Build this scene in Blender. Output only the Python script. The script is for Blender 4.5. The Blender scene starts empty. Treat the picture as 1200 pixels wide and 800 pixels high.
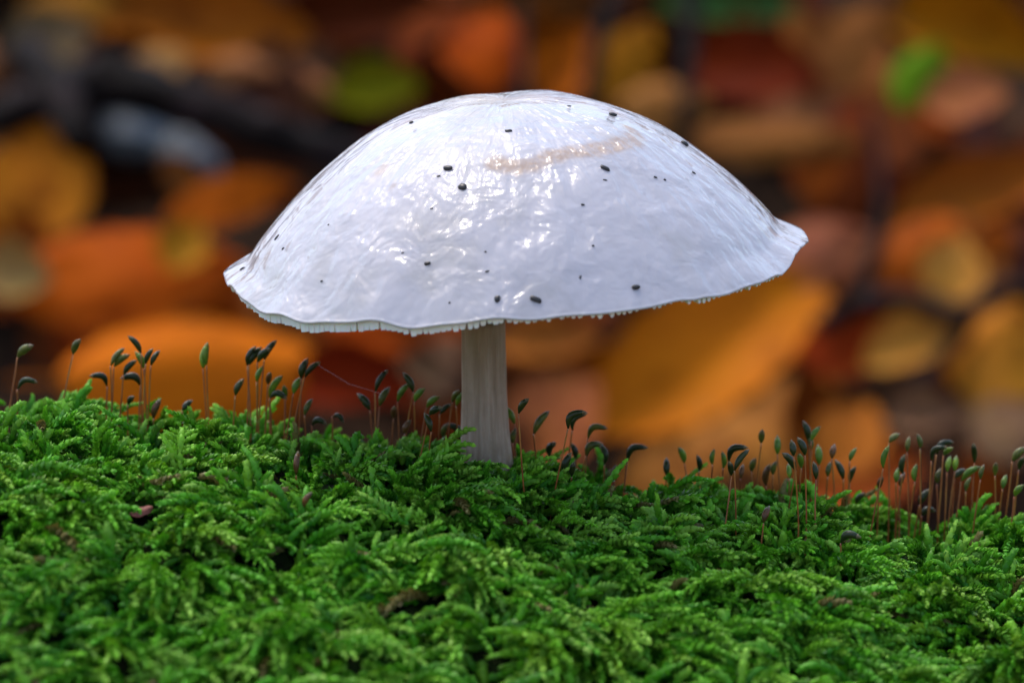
import bpy, bmesh, math, random
import numpy as np
from mathutils import Vector, Matrix, noise as mnoise

random.seed(7)
rng = np.random.default_rng(11)
R = math.radians
scene = bpy.context.scene
COL = scene.collection
MM = 0.001

# ------------------------------------------------------------------ camera
D = 0.50                       # camera to mushroom, metres
PITCH = R(10.0)
FRAME_W = 0.116                # width of view at the mushroom
cam_d = bpy.data.cameras.new('camera')
cam = bpy.data.objects.new('camera', cam_d)
COL.objects.link(cam)
CAM = Vector((0, -D*math.cos(PITCH), D*math.sin(PITCH)))
cam.location = CAM
cam.rotation_euler = (math.pi/2 - PITCH, 0, 0)
cam_d.sensor_width = 36
cam_d.lens = 36*D/FRAME_W
cam_d.clip_start = 0.005
cam_d.clip_end = 500
cam_d.dof.use_dof = True
cam_d.dof.focus_distance = 0.487
cam_d.dof.aperture_fstop = 23.0
cam_d.dof.aperture_blades = 9
scene.camera = cam

# ------------------------------------------------------------------ light
SUN_EL, SUN_AZ = R(66), R(-137)     # azimuth measured from straight behind the camera, - = left
world = bpy.data.worlds.new('World'); scene.world = world
world.use_nodes = True
wn = world.node_tree.nodes; wl = world.node_tree.links
bg = wn['Background']
sky = wn.new('ShaderNodeTexSky'); sky.sky_type = 'NISHITA'; sky.sun_disc = False
sdir = Vector((math.sin(SUN_AZ)*math.cos(SUN_EL), -math.cos(SUN_AZ)*math.cos(SUN_EL), math.sin(SUN_EL)))
sky.sun_elevation = SUN_EL
sky.sun_rotation = math.atan2(sdir.x, sdir.y)
sky.air_density = 1.0; sky.dust_density = 3.0; sky.ozone_density = 1.0
wl.new(sky.outputs[0], bg.inputs[0]); bg.inputs[1].default_value = 0.15
sun_d = bpy.data.lights.new('sun', 'SUN'); sun_d.energy = 0.5; sun_d.angle = R(13)
sun_d.color = (1.0, 0.96, 0.90)
sun = bpy.data.objects.new('sun', sun_d); COL.objects.link(sun)
sun.rotation_euler = (-sdir).to_track_quat('-Z', 'Y').to_euler()
scene.view_settings.view_transform = 'Standard'
scene.view_settings.look = 'None'
scene.view_settings.exposure = 1.12
scene.view_settings.gamma = 1.0

# ------------------------------------------------------------------ helpers
FWD = Vector((0, math.cos(PITCH), -math.sin(PITCH)))
UPV = Vector((0, math.sin(PITCH), math.cos(PITCH)))
XV = Vector((1, 0, 0))
def ray(px, py):
    s = FRAME_W/D/1200.0
    return FWD + XV*((px-600)*s) + UPV*((400-py)*s)
def at_y(px, py, y):
    d = ray(px, py); return CAM + d*((y-CAM.y)/d.y)

def link(o, parent=None):
    COL.objects.link(o)
    if parent is not None: o.parent = parent
    return o
def tag(o, label=None, cat=None, group=None, kind=None):
    if label: o['label'] = label
    if cat: o['category'] = cat
    if group: o['group'] = group
    if kind: o['kind'] = kind
    return o
def mesh_np(name, V, F, mat=None, smooth=True, cols=None):
    V = np.asarray(V, dtype=np.float32); F = np.asarray(F, dtype=np.int32)
    me = bpy.data.meshes.new(name)
    k = F.shape[1]
    me.vertices.add(len(V)); me.vertices.foreach_set('co', V.ravel())
    me.loops.add(F.size); me.loops.foreach_set('vertex_index', F.ravel())
    me.polygons.add(len(F)); me.polygons.foreach_set('loop_start', np.arange(0, F.size, k, dtype=np.int32))
    me.polygons.foreach_set('loop_total', np.full(len(F), k, dtype=np.int32))
    if smooth: me.polygons.foreach_set('use_smooth', np.ones(len(F), dtype=bool))
    if cols is not None:
        a = me.color_attributes.new('col', 'FLOAT_COLOR', 'POINT')
        a.data.foreach_set('color', np.asarray(cols, dtype=np.float32).ravel())
    me.update(calc_edges=True); me.validate()
    if mat: me.materials.append(mat)
    return me
def grid_faces(nu, nv, wrap_u=False):
    F = []
    for i in range(nu if wrap_u else nu-1):
        a = i; b = (i+1) % nu
        for j in range(nv-1):
            F.append((a*nv+j, b*nv+j, b*nv+j+1, a*nv+j+1))
    return F
def tube_arrays(P, rad, n=10, cap=True, wob=0.0, seed=0):
    """closed tapered tube through points P (list of Vector) -> verts, quads (end caps collapse to a point)"""
    V, F = [], []
    P = [Vector(p) for p in P]
    m = len(P)
    prev = None
    for i, p in enumerate(P):
        t = (P[min(i+1, m-1)] - P[max(i-1, 0)]).normalized()
        if prev is None:
            a = Vector((0, 1, 0)) if abs(t.y) < 0.9 else Vector((1, 0, 0))
            nrm = (a - t*a.dot(t)).normalized()
        else:
            nrm = (prev - t*prev.dot(t)).normalized()
        prev = nrm; b = t.cross(nrm)
        for k in range(n):
            ang = 2*math.pi*k/n
            r = rad[i]
            if wob: r *= 1 + wob*mnoise.noise((math.cos(ang)*1.3+seed, math.sin(ang)*1.3, i*0.45))
            V.append(p + (nrm*math.cos(ang) + b*math.sin(ang))*r)
    for i in range(m-1):
        for k in range(n):
            F.append((i*n+k, i*n+(k+1) % n, (i+1)*n+(k+1) % n, (i+1)*n+k))
    if cap:
        F.append(tuple(range(n-1, -1, -1))); F.append(tuple((m-1)*n+k for k in range(n)))
    return V, F
def mesh_py(name, V, F, mat=None, smooth=True):
    me = bpy.data.meshes.new(name); me.from_pydata([tuple(v) for v in V], [], F)
    if smooth:
        for p in me.polygons: p.use_smooth = len(p.vertices) <= 4
    me.update()
    if mat: me.materials.append(mat)
    return me
def catmull(P, n):
    P = [Vector(p) for p in P]; Q = [2*P[0]-P[1]] + P + [2*P[-1]-P[-2]]
    out = []
    for i in range(1, len(Q)-2):
        for k in range(n):
            t = k/n; a, b, c, d = Q[i-1], Q[i], Q[i+1], Q[i+2]
            out.append(0.5*((2*b) + (c-a)*t + (2*a-5*b+4*c-d)*t*t + (3*b-a-3*c+d)*t**3))
    out.append(P[-1]); return out
def srgb(r, g, b, k=1.0):
    f = lambda c: (c/255/12.92 if c <= 10 else ((c/255+0.055)/1.055)**2.4)
    return (f(r)*k, f(g)*k, f(b)*k, 1.0)
def smooth01(a, b, x):
    t = np.clip((x-a)/(b-a), 0, 1); return t*t*(3-2*t)

class NT:
    """small node-tree helper"""
    def __init__(s, name):
        s.m = bpy.data.materials.new(name); s.m.use_nodes = True
        s.n = s.m.node_tree.nodes; s.l = s.m.node_tree.links
        s.p = s.n['Principled BSDF']; s.out = s.n['Material Output']
    def node(s, typ, ins=None, **kw):
        nd = s.n.new(typ)
        for k, v in kw.items(): setattr(nd, k, v)
        if ins:
            for k, v in ins.items(): s.put(nd.inputs[k], v)
        return nd
    def put(s, sock, v):
        if isinstance(v, bpy.types.NodeSocket): s.l.new(v, sock)
        else: sock.default_value = v
    def set(s, **kw):
        for k, v in kw.items(): s.put(s.p.inputs[k.replace('_', ' ')], v)
    def noise(s, vec, scale, detail=4, rough=0.55, dist=0.0):
        nd = s.node('ShaderNodeTexNoise', {'Scale': scale, 'Detail': detail, 'Roughness': rough, 'Distortion': dist})
        if vec is not None: s.l.new(vec, nd.inputs['Vector'])
        return nd.outputs['Fac']
    def ramp(s, fac, stops):
        nd = s.node('ShaderNodeValToRGB'); s.l.new(fac, nd.inputs[0])
        e = nd.color_ramp.elements
        while len(e) < len(stops): e.new(0.5)
        for q, (pos, c) in zip(e, stops): q.position = pos; q.color = c if len(c) == 4 else (*c, 1)
        return nd.outputs[0]
    def mix(s, fac, a, b, mode='MIX'):
        nd = s.node('ShaderNodeMix', data_type='RGBA', blend_type=mode)
        s.put(nd.inputs[0], fac); s.put(nd.inputs[6], a); s.put(nd.inputs[7], b)
        return nd.outputs[2]
    def math(s, op, a, b=0.0, c=None):
        nd = s.node('ShaderNodeMath', operation=op); s.put(nd.inputs[0], a); s.put(nd.inputs[1], b)
        if c is not None: s.put(nd.inputs[2], c)
        return nd.outputs[0]
    def bump(s, h, strength, dist, normal=None):
        nd = s.node('ShaderNodeBump', {'Strength': strength, 'Distance': dist, 'Height': h})
        if normal is not None: s.l.new(normal, nd.inputs['Normal'])
        return nd.outputs[0]
    def coord(s, which='Object'): return s.node('ShaderNodeTexCoord').outputs[which]

# ------------------------------------------------------------------ materials
def mat_ground():
    t = NT('leaf_mould_soil'); c = t.coord()
    soil = t.ramp(t.noise(c, 28, 6, .65), [(0.3, (.012, .007, .005)), (0.5, (.030, .016, .009)), (0.68, (.060, .028, .014))])
    vo = t.node('ShaderNodeTexVoronoi', {'Scale': 22.0, 'Randomness': 1.0}); t.l.new(c, vo.inputs['Vector'])
    sc = t.node('ShaderNodeSeparateColor'); t.l.new(vo.outputs['Color'], sc.inputs[0])
    lit = t.ramp(sc.outputs[0], [(0.0, (.06, .03, .015)), (.35, (.20, .085, .025)), (.7, (.34, .13, .03)), (1.0, (.30, .17, .08))])
    # beyond the bank where every leaf is built, the leaf cover is only a texture
    s3 = t.node('ShaderNodeSeparateXYZ'); t.l.new(c, s3.inputs[0])
    far = t.math('MAXIMUM', t.math('GREATER_THAN', t.math('ABSOLUTE', s3.outputs[0]), .36), t.math('GREATER_THAN', t.math('ABSOLUTE', t.math('SUBTRACT', s3.outputs[1], .74)), .38))
    t.set(Base_Color=t.mix(far, soil, lit), Roughness=.9, Specular_IOR_Level=.05, Normal=t.bump(t.noise(c, 120, 6), .8, .006)); return t.m
def mat_mound():
    t = NT('dark_moss_humus'); c = t.coord()
    col = t.ramp(t.noise(c, 260, 5, .6), [(0.35, (.004, .006, .002)), (0.55, (.008, .018, .003)), (0.7, (.018, .014, .006))])
    t.set(Base_Color=col, Roughness=.9, Specular_IOR_Level=.05, Normal=t.bump(t.noise(c, 900, 5), 1, .001)); return t.m
def mat_moss():
    t = NT('moss_leaf')
    a = t.node('ShaderNodeAttribute', attribute_name='col').outputs['Color']
    t.set(Base_Color=a, Roughness=.42)
    t.p.inputs['Specular IOR Level'].default_value = .18
    tr = t.node('ShaderNodeBsdfTranslucent'); t.put(tr.inputs['Color'], t.mix(1.0, a, (1.0, 1.0, .55, 1), 'MULTIPLY'))
    mx = t.node('ShaderNodeMixShader', {0: .20}); t.l.new(t.p.outputs[0], mx.inputs[1]); t.l.new(tr.outputs[0], mx.inputs[2])
    t.l.new(mx.outputs[0], t.out.inputs[0]); return t.m
def mat_leaf():
    t = NT('dry_beech_leaf'); c = t.coord()
    oc = t.node('ShaderNodeObjectInfo')
    base = oc.outputs['Color']
    dark = t.mix(1.0, base, (.45, .36, .35, 1), 'MULTIPLY')
    warm = t.mix(1.0, base, (1.12, 1.2, .9, 1), 'MULTIPLY')
    rv = t.node('ShaderNodeVectorMath', operation='ADD'); t.l.new(c, rv.inputs[0])
    rr = t.node('ShaderNodeCombineXYZ'); t.l.new(oc.outputs['Random'], rr.inputs[0]); t.l.new(oc.outputs['Random'], rr.inputs[2]); t.l.new(rr.outputs[0], rv.inputs[1])
    v = rv.outputs[0]
    col = t.mix(t.ramp(t.noise(v, 2.6, 4, .6), [(.42, (0, 0, 0)), (.62, (1, 1, 1))]), base, warm)
    col = t.mix(t.ramp(t.noise(v, 3.6, 5, .65), [(.52, (0, 0, 0)), (.66, (1, 1, 1))]), col, dark)
    t.set(Base_Color=col, Roughness=.5, Normal=t.bump(t.noise(v, 26, 4), .35, .0008))
    t.p.inputs['Specular IOR Level'].default_value = .03
    tr = t.node('ShaderNodeBsdfTranslucent'); t.l.new(col, tr.inputs[0])
    mx = t.node('ShaderNodeMixShader', {0: .2}); t.l.new(t.p.outputs[0], mx.inputs[1]); t.l.new(tr.outputs[0], mx.inputs[2])
    t.l.new(mx.outputs[0], t.out.inputs[0]); return t.m
def mat_bark():
    t = NT('wet_bark'); c = t.coord()
    col = t.ramp(t.noise(c, 60, 6, .6), [(.3, (.004, .003, .002)), (.55, (.010, .006, .005)), (.72, (.040, .024, .025))])
    t.set(Base_Color=col, Roughness=.6, Specular_IOR_Level=.06, Normal=t.bump(t.noise(c, 190, 5), .9, .003)); return t.m
def mat_stone():
    t = NT('pale_grey_stone'); c = t.coord()
    col = t.ramp(t.noise(c, 70, 5, .6), [(.3, (.06, .07, .07)), (.55, (.15, .17, .18)), (.75, (.24, .26, .28))])
    t.set(Base_Color=col, Roughness=.5, Normal=t.bump(t.noise(c, 150, 5), .7, .003)); return t.m
def mat_cap():
    t = NT('slimy_white_cap'); c = t.coord()
    a = t.node('ShaderNodeAttribute', attribute_name='col')
    sep = t.node('ShaderNodeSeparateColor'); t.l.new(a.outputs['Color'], sep.inputs[0])
    stain, rim, top = sep.outputs[0], sep.outputs[1], sep.outputs[2]
    # radially stretched coordinates
    s = t.node('ShaderNodeSeparateXYZ'); t.l.new(c, s.inputs[0])
    flat = t.node('ShaderNodeCombineXYZ'); t.l.new(s.outputs[0], flat.inputs[0]); t.l.new(s.outputs[1], flat.inputs[1])
    nm = t.node('ShaderNodeVectorMath', operation='NORMALIZE'); t.l.new(flat.outputs[0], nm.inputs[0])
    ln = t.node('ShaderNodeVectorMath', operation='LENGTH'); t.l.new(flat.outputs[0], ln.inputs[0])
    s2 = t.node('ShaderNodeSeparateXYZ'); t.l.new(nm.outputs[0], s2.inputs[0])
    rad = t.node('ShaderNodeCombineXYZ'); t.l.new(s2.outputs[0], rad.inputs[0]); t.l.new(s2.outputs[1], rad.inputs[1])
    t.l.new(t.math('MULTIPLY', ln.outputs['Value'], 22.0), rad.inputs[2])
    rc = rad.outputs[0]
    mott = t.noise(c, 90, 5, .6)
    streak = t.noise(rc, 16, 5, .6)
    col = t.ramp(mott, [(.30, (.395, .380, .375)), (.48, (.455, .442, .468)), (.70, (.505, .490, .525))])
    col = t.mix(t.math('MULTIPLY', t.ramp(streak, [(.50, (0, 0, 0)), (.70, (1, 1, 1))]), .12), col, (.38, .375, .375, 1))
    col = t.mix(t.math('MULTIPLY', top, .55), col, (.47, .40, .28, 1))
    st = t.math('MULTIPLY', stain, t.ramp(t.noise(c, 1400, 3, .6), [(.25, (.45, .45, .45)), (.6, (1, 1, 1))]))
    col = t.mix(st, col, (.40, .27, .175, 1))
    # slime relief: broad pools, radial wrinkles, fine blisters
    h = t.math('MULTIPLY', t.noise(c, 210, 3, .5, .2), 1.0)
    h = t.math('MULTIPLY_ADD', t.noise(rc, 7, 2, .5, .4), t.math('MINIMUM', t.math('MULTIPLY', ln.outputs['Value'], 30.0), .6), h)
    n1 = t.bump(h, .5, .0009)
    h2 = t.math('MULTIPLY_ADD', t.noise(rc, 34, 3, .5, .3), t.math('MINIMUM', t.math('MULTIPLY', ln.outputs['Value'], 10.0), .2), t.noise(c, 700, 4, .6))
    n2 = t.bump(h2, .22, .0005, n1)
    n3 = t.bump(t.math('MULTIPLY_ADD', t.noise(rc, 11, 2, .5, .3), .9, t.noise(c, 210, 3, .55, .3)), .6, .0015, n2)
    t.set(Base_Color=col, Roughness=.45, Specular_IOR_Level=.25, Normal=n1, Subsurface_Weight=.35, Subsurface_Scale=.0022,
          Coat_Weight=1.0, Coat_Roughness=.06, Coat_IOR=1.38, Coat_Normal=n3)
    t.p.inputs['Subsurface Radius'].default_value = (1.0, .85, .7)
    return t.m
def mat_gill():
    t = NT('gill_white'); c = t.coord()
    col = t.ramp(t.noise(c, 260, 3), [(.35, (.80, .77, .74)), (.65, (.90, .87, .86))])
    t.set(Base_Color=col, Roughness=.45, Subsurface_Weight=.3, Subsurface_Scale=.001); return t.m
def mat_stem():
    t = NT('fibrous_stem'); c = t.coord()
    mp = t.node('ShaderNodeMapping', {'Scale': (1, 1, .07)}); t.l.new(c, mp.inputs[0])
    fib = t.noise(mp.outputs[0], 1500, 5, .6)
    mott = t.noise(c, 260, 5, .65)
    a = t.node('ShaderNodeAttribute', attribute_name='col').outputs['Color']
    sep = t.node('ShaderNodeSeparateColor'); t.l.new(a, sep.inputs[0])
    col = t.ramp(fib, [(.3, (.27, .175, .115)), (.5, (.39, .275, .20)), (.7, (.52, .395, .31))])
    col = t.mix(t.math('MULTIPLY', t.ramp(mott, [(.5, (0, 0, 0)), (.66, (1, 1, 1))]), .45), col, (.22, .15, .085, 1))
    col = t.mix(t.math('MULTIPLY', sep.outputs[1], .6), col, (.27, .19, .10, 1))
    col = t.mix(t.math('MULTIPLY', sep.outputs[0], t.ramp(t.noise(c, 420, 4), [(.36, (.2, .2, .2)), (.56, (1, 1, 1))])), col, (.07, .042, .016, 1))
    t.set(Base_Color=col, Roughness=.6, Normal=t.bump(fib, .6, .0006), Subsurface_Weight=.15, Subsurface_Scale=.001); return t.m
def mat_speck():
    t = NT('black_pellet'); c = t.coord()
    t.set(Base_Color=t.ramp(t.noise(c, 3000, 3), [(.4, (.008, .008, .009)), (.7, (.04, .035, .03))]), Roughness=.35); return t.m
def mat_capsule():
    t = NT('spore_capsule'); c = t.coord()
    base = t.node('ShaderNodeObjectInfo').outputs['Color']
    col = t.mix(t.ramp(t.noise(c, 1500, 3), [(.4, (0, 0, 0)), (.65, (1, 1, 1))]), base, t.mix(1.0, base, (1.9, 1.5, 1.0, 1), 'MULTIPLY'))
    t.set(Base_Color=col, Roughness=.36, Specular_IOR_Level=.3); return t.m
def mat_seta():
    t = NT('spore_stalk'); c = t.coord()
    col = t.ramp(t.noise(c, 220, 3), [(.35, (.22, .05, .014)), (.52, (.36, .12, .026)), (.68, (.38, .21, .04))])
    t.set(Base_Color=col, Roughness=.4); return t.m
def mat_scrap():
    t = NT('old_leaf_scrap'); c = t.coord()
    base = t.node('ShaderNodeObjectInfo').outputs['Color']
    t.set(Base_Color=t.mix(t.noise(c, 700, 4), base, t.mix(1.0, base, (.5, .42, .4, 1), 'MULTIPLY')), Roughness=.6); return t.m
def mat_silk():
    t = NT('silk'); t.set(Base_Color=(.6, .55, .55, 1), Roughness=.3); return t.m
M = {k: f() for k, f in dict(ground=mat_ground, mound=mat_mound, moss=mat_moss, leaf=mat_leaf, bark=mat_bark, stone=mat_stone,
     cap=mat_cap, gill=mat_gill, stem=mat_stem, speck=mat_speck, capsule=mat_capsule, seta=mat_seta, scrap=mat_scrap, silk=mat_silk).items()}

# ------------------------------------------------------------------ terrain
GZ = -0.215                      # forest floor under the mound
def ground_z(x, y):
    """flat floor, then a bank that rises behind the mound"""
    s = np.clip(y-0.42, 0, None)
    bank = np.where(s < .12, s*s/.24, s-.06)*0.53
    top = 0.62
    bank = top*(1-np.exp(-bank/top*1.02))
    return GZ + 0.045*smooth01(.2, .5, y) + bank + .012*np.sin(x*9+1.3)*np.cos(y*7)+.006*np.sin(x*23+y*17)
# ridge of the mound, from the photograph's moss crest (pixel x, pixel y of the crest)
RIDGE = [(-500, 462), (-200, 462), (0, 478), (100, 486), (200, 504), (300, 506), (400, 519), (500, 521), (560, 534), (620, 551), (680, 567), (750, 578),
         (820, 583), (870, 574), (910, 570), (960, 591), (1000, 614), (1050, 627), (1100, 620), (1150, 628), (1200, 624), (1400, 650), (1700, 670)]
MR, Y0, CUSH = 0.100, -0.013, 0.0041
PXM = FRAME_W/1200
rx = np.array([(a-600)*PXM for a, b in RIDGE])
rz_s = np.array([(400-b)*PXM for a, b in RIDGE])
rzv = (rz_s - 0.006*math.sin(PITCH))/math.cos(PITCH) + (0.019**2)/(2*MR) - CUSH
_xs = np.linspace(-.35, .35, 281)
_rs = np.interp(_xs, rx, rzv)
_k = np.exp(-0.5*(np.arange(-8, 9)/2.2)**2); _k /= _k.sum()
_rs = np.convolve(np.pad(_rs, 8, mode='edge'), _k, mode='valid')
def mound_z(x, y):
    z = np.interp(x, _xs, _rs) - (np.asarray(y)-Y0)**2/(2*MR)
    x = np.asarray(x); y = np.asarray(y)
    z = z + .0011*np.sin(x*310+y*90)*np.cos(y*240-x*60) + .0007*np.sin(x*610-y*420+1)
    return z
def mound_n(x, y, e=.0015):
    zx = (mound_z(x+e, y)-mound_z(x-e, y))/(2*e); zy = (mound_z(x, y+e)-mound_z(x, y-e))/(2*e)
    n = np.stack([-zx, -zy, np.ones_like(zx)], -1); return n/np.linalg.norm(n, axis=-1, keepdims=True)

def build_ground():
    xs = np.concatenate([-np.geomspace(80, .6, 24), np.linspace(-.55, .55, 80), np.geomspace(.6, 80, 24)])
    ys = np.concatenate([-np.geomspace(80, .6, 24), np.linspace(-.55, 1.6, 150), np.geomspace(1.65, 120, 30)])
    X, Y = np.meshgrid(xs, ys, indexing='ij'); Z = ground_z(X, Y)
    Z = Z + .004*np.sin(X*61)*np.sin(Y*53+X*20)*(np.abs(X) < .6)
    V = np.stack([X, Y, Z], -1).reshape(-1, 3)
    o = link(bpy.data.objects.new('ground', mesh_np('ground', V, grid_faces(len(xs), len(ys)), M['ground']))); tag(o, kind='structure')
    o['label'] = 'dark forest floor and rising bank under the fallen leaves'
build_ground()
def build_mound():
    xs = np.linspace(-.34, .34, 400); ys = np.linspace(-.24, .22, 300)
    X, Y = np.meshgrid(xs, ys, indexing='ij'); Z = mound_z(X, Y)
    edge = smooth01(.27, .34, np.abs(X))
    Z = np.maximum(Z*(1-edge) + (GZ-.03)*edge, GZ-.03)
    V = np.stack([X, Y, Z], -1).reshape(-1, 3)
    o = link(bpy.data.objects.new('mound', mesh_np('mound', V, grid_faces(len(xs), len(ys)), M['mound']))); tag(o, kind='structure')
    o['label'] = 'rounded dark hump under the green moss'
build_mound()

# ------------------------------------------------------------------ moss
def shoot_template(L, lw, n, bend, seed, spread=46):
    """worm-like leafy moss shoot along +z bending to +x (lengths in mm) -> verts (k,5,3), tip factor (k)"""
    r = np.random.default_rng(seed)
    t = (np.arange(n)+.5)/n
    ph = bend*t**1.2 + .12*np.sin(t*5+seed)
    T = np.stack([np.sin(ph), .12*np.sin(t*4+seed*2), np.cos(ph)], -1); T /= np.linalg.norm(T, axis=1, keepdims=True)
    P = np.cumsum(T, 0)*(L/n)
    N = np.cross(T, [0, 1, 0]); N /= np.linalg.norm(N, axis=1, keepdims=True); B = np.cross(T, N)
    az = np.arange(n)*2.39996 + r.normal(0, .25, n)
    d = N*np.cos(az)[:, None] + B*np.sin(az)[:, None]
    sp = np.radians(spread)*(1-.72*t**3) + r.normal(0, .16, n)
    dr = T*np.cos(sp)[:, None] + d*np.sin(sp)[:, None]
    nr = d*np.cos(sp)[:, None] - T*np.sin(sp)[:, None]
    sd = np.cross(dr, nr)
    ll = lw*(.72+.5*np.sin(np.pi*np.clip(t*.9+.1, 0, 1)))*r.uniform(.85, 1.15, n)
    ll = ll[:, None]
    base = P + d*.05
    V = np.stack([base, base+.48*ll*dr+.37*ll*sd-.06*ll*nr, base+.42*ll*dr+.13*ll*nr, base+.48*ll*dr-.37*ll*sd-.06*ll*nr,
                  base+1.0*ll*dr+.02*ll*nr], 1)
    return V, t
LEAF_F = np.array([(0, 1, 2), (0, 2, 3), (1, 4, 2), (3, 2, 4)])
class MossAcc:
    def __init__(s): s.V = []; s.C = []
    def add(s, tmpl, mat3, pos, color, tipcol):
        V, t = tmpl
        W = V.reshape(-1, 3) @ mat3.T + pos
        s.V.append(W.reshape(-1, 5, 3))
        f = (t**1.5)[:, None]
        c = color[None]*(1-f)+tipcol[None]*f
        c = c*rng.uniform(.8, 1.2, (len(t), 1))
        c5 = np.repeat(c[:, None, :], 5, 1)
        s.C.append(c5)
    def build(s, name):
        V = np.concatenate(s.V); C = np.concatenate(s.C); k = len(V)
        F = (np.arange(k)[:, None, None]*5 + LEAF_F[None]).reshape(-1, 3)
        C4 = np.concatenate([C.reshape(-1, 3), np.ones((k*5, 1))], 1)
        return mesh_np(name, V.reshape(-1, 3), F, M['moss'], True, np.clip(C4, 0, 1))
def basis(dirv, side_hint):
    z = dirv/np.linalg.norm(dirv)
    x = side_hint - z*np.dot(side_hint, z); nx = np.linalg.norm(x)
    if nx < 1e-5: x = np.array([1., 0, 0]) - z*z[0]; nx = np.linalg.norm(x)
    x /= nx; y = np.cross(z, x)
    return np.stack([x, y, z], 1)
T_SHORT = [shoot_template(rng.uniform(2.8, 3.8), .80, 34, rng.uniform(.1, .9), i, 29) for i in range(6)]
T_LONG = [shoot_template(rng.uniform(4.4, 7.0), .84, 54, rng.uniform(.5, 1.6), 20+i, 29) for i in range(8)]
T_BR = [shoot_template(rng.uniform(2.0, 3.4), .70, 24, rng.uniform(.0, .7), 50+i, 29) for i in range(6)]
T_MAIN = [shoot_template(rng.uniform(8, 12), .85, 60, rng.uniform(.4, 1.1), 70+i, 34) for i in range(5)]
GREENS = [np.array(c) for c in [(.034, .180, .006), (.050, .235, .008), (.074, .270, .010), (.115, .290, .014), (.022, .140, .009)]]
TIPS = [np.array(c) for c in [(.19, .53, .03), (.26, .58, .05), (.34, .62, .08), (.14, .46, .03)]]
acc = MossAcc()
UP = np.array([0, 0, 1.0])
def clump(x, y): return mnoise.noise((x*110, y*110, 3.1))*.65 + mnoise.noise((x*260, y*260, 9.7))*.5
def frond(pos, dirv, side, sc, c, tc):
    Mx = basis(dirv, side)
    m = random.choice(T_MAIN)
    acc.add(m, Mx*sc*MM, pos, c*.85, tc)
    V, t = m
    P = V[:, 0, :]
    k = 0
    for i in range(5, len(t)-5, 4):
        s = 1 if k % 2 else -1; k += 1
        ax = P[min(i+2, len(P)-1)]-P[i-2]; ax /= np.linalg.norm(ax)
        b = np.array([0, s*1.0, 0]) + ax*rng.uniform(.5, 1.0) + rng.normal(0, .15, 3)
        Mb = basis(Mx @ b, Mx @ ax)
        acc.add(random.choice(T_BR), Mb*sc*MM*(1.05-.55*t[i])*rng.uniform(.8, 1.2), pos + (Mx @ P[i])*sc*MM, c, tc)
def scatter():
    n = 0
    while n < 11500:
        y = rng.uniform(-.075, .016); x = rng.uniform(-.078, .078)
        if abs(x) > .064 and rng.random() < .5: continue
        cl = clump(x, y)
        if rng.random() > .48+1.8*cl: continue
        n += 1
        nn = mound_n(np.array(x), np.array(y)); z = float(mound_z(x, y))
        front = np.clip((-.018-y)/.03, 0, 1)
        ang = 7.0*mnoise.noise((x*75, y*75, 21.))+rng.normal(0, .75); tg = np.array([np.cos(ang), np.sin(ang), 0])
        el = rng.uniform(.25, 1.25)*(1-front) + rng.uniform(-.05, .75)*front
        d = nn*math.sin(el)+tg*math.cos(el) + np.array([0, -.15*front, .0])
        tm = random.choice(T_LONG) if rng.random() < .18+.5*front else random.choice(T_SHORT)
        lift = (.0+5.5*max(cl+.08, 0)+rng.uniform(-.6, 1.6)*(.6+.5*front))*MM
        sc = rng.uniform(.72, 1.12)*(1+.12*front)
        i = rng.integers(len(GREENS)); c = GREENS[i]*rng.uniform(.8, 1.15)
        hue = mnoise.noise((x*45, y*45, 1.7))
        c = c*np.array([1+.5*hue, 1+.1*hue, 1])
        tc = TIPS[rng.integers(len(TIPS))]*rng.uniform(.7, 1.1)
        if rng.random() < .03: c = np.array([.13, .11, .03]); tc = np.array([.22, .19, .06])
        hint = -UP if rng.random() < .75 else tg
        acc.add(tm, basis(d, hint.astype(float))*sc*MM, np.array([x, y, z+lift]), c, tc)
    for q in range(430):
        y = rng.uniform(-.072, -.006); x = rng.uniform(-.07, .07)
        if rng.random() > .45 + .8*np.clip((-.02-y)/.03, 0, 1): continue
        nn = mound_n(np.array(x), np.array(y)); z = float(mound_z(x, y))
        ang = rng.choice([0, np.pi])+rng.normal(0, .7)+ (-.4 if rng.random() < .5 else 0)
        tg = np.array([np.cos(ang), np.sin(ang)-.3, 0])
        d = nn*rng.uniform(.1, .5)+tg
        c = GREENS[rng.integers(4)]*rng.uniform(.9, 1.2); tc = TIPS[rng.integers(3)]*rng.uniform(.9, 1.15)
        side = np.cross(nn, d)
        frond(np.array([x, y, z+rng.uniform(1.2, 3.6)*MM]), d, -nn, rng.uniform(.62, .95), c, tc)
scatter()
def crest_pt(px, py):
    """point on the moss surface seen at a pixel, or on the crest below the pixel if the ray passes over it"""
    d = ray(px, py)
    best = None
    for y in np.arange(-.075, .010, .0006):
        p = CAM + d*((y-CAM.y)/d.y)
        g = float(mound_z(p.x, y)) + CUSH*.55
        if p.z <= g: return Vector((p.x, y, g))
    p = CAM + d*((.004-CAM.y)/d.y)
    return Vector((p.x, .004, float(mound_z(p.x, .004))+CUSH*.4))
def hand_shoot(px, py, dx, dz, L, bend=.3, lw=.9):
    p = crest_pt(px, py)
    tm = shoot_template(L, lw, int(L*9), bend, int(px), 33); s = 1 if dx >= 0 else -1
    acc.add(tm, basis(np.array([dx, -.1, dz]), np.array([s*1.0, 0, -.3]))*MM, np.array(p), GREENS[2], TIPS[2])
hand_shoot(108, 476, -.75, .8, 3.6, 1.2, .75); hand_shoot(263, 498, 0, 1, 2.9, .1, .75); hand_shoot(700, 568, -.2, 1, 2.6, .3)
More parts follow.
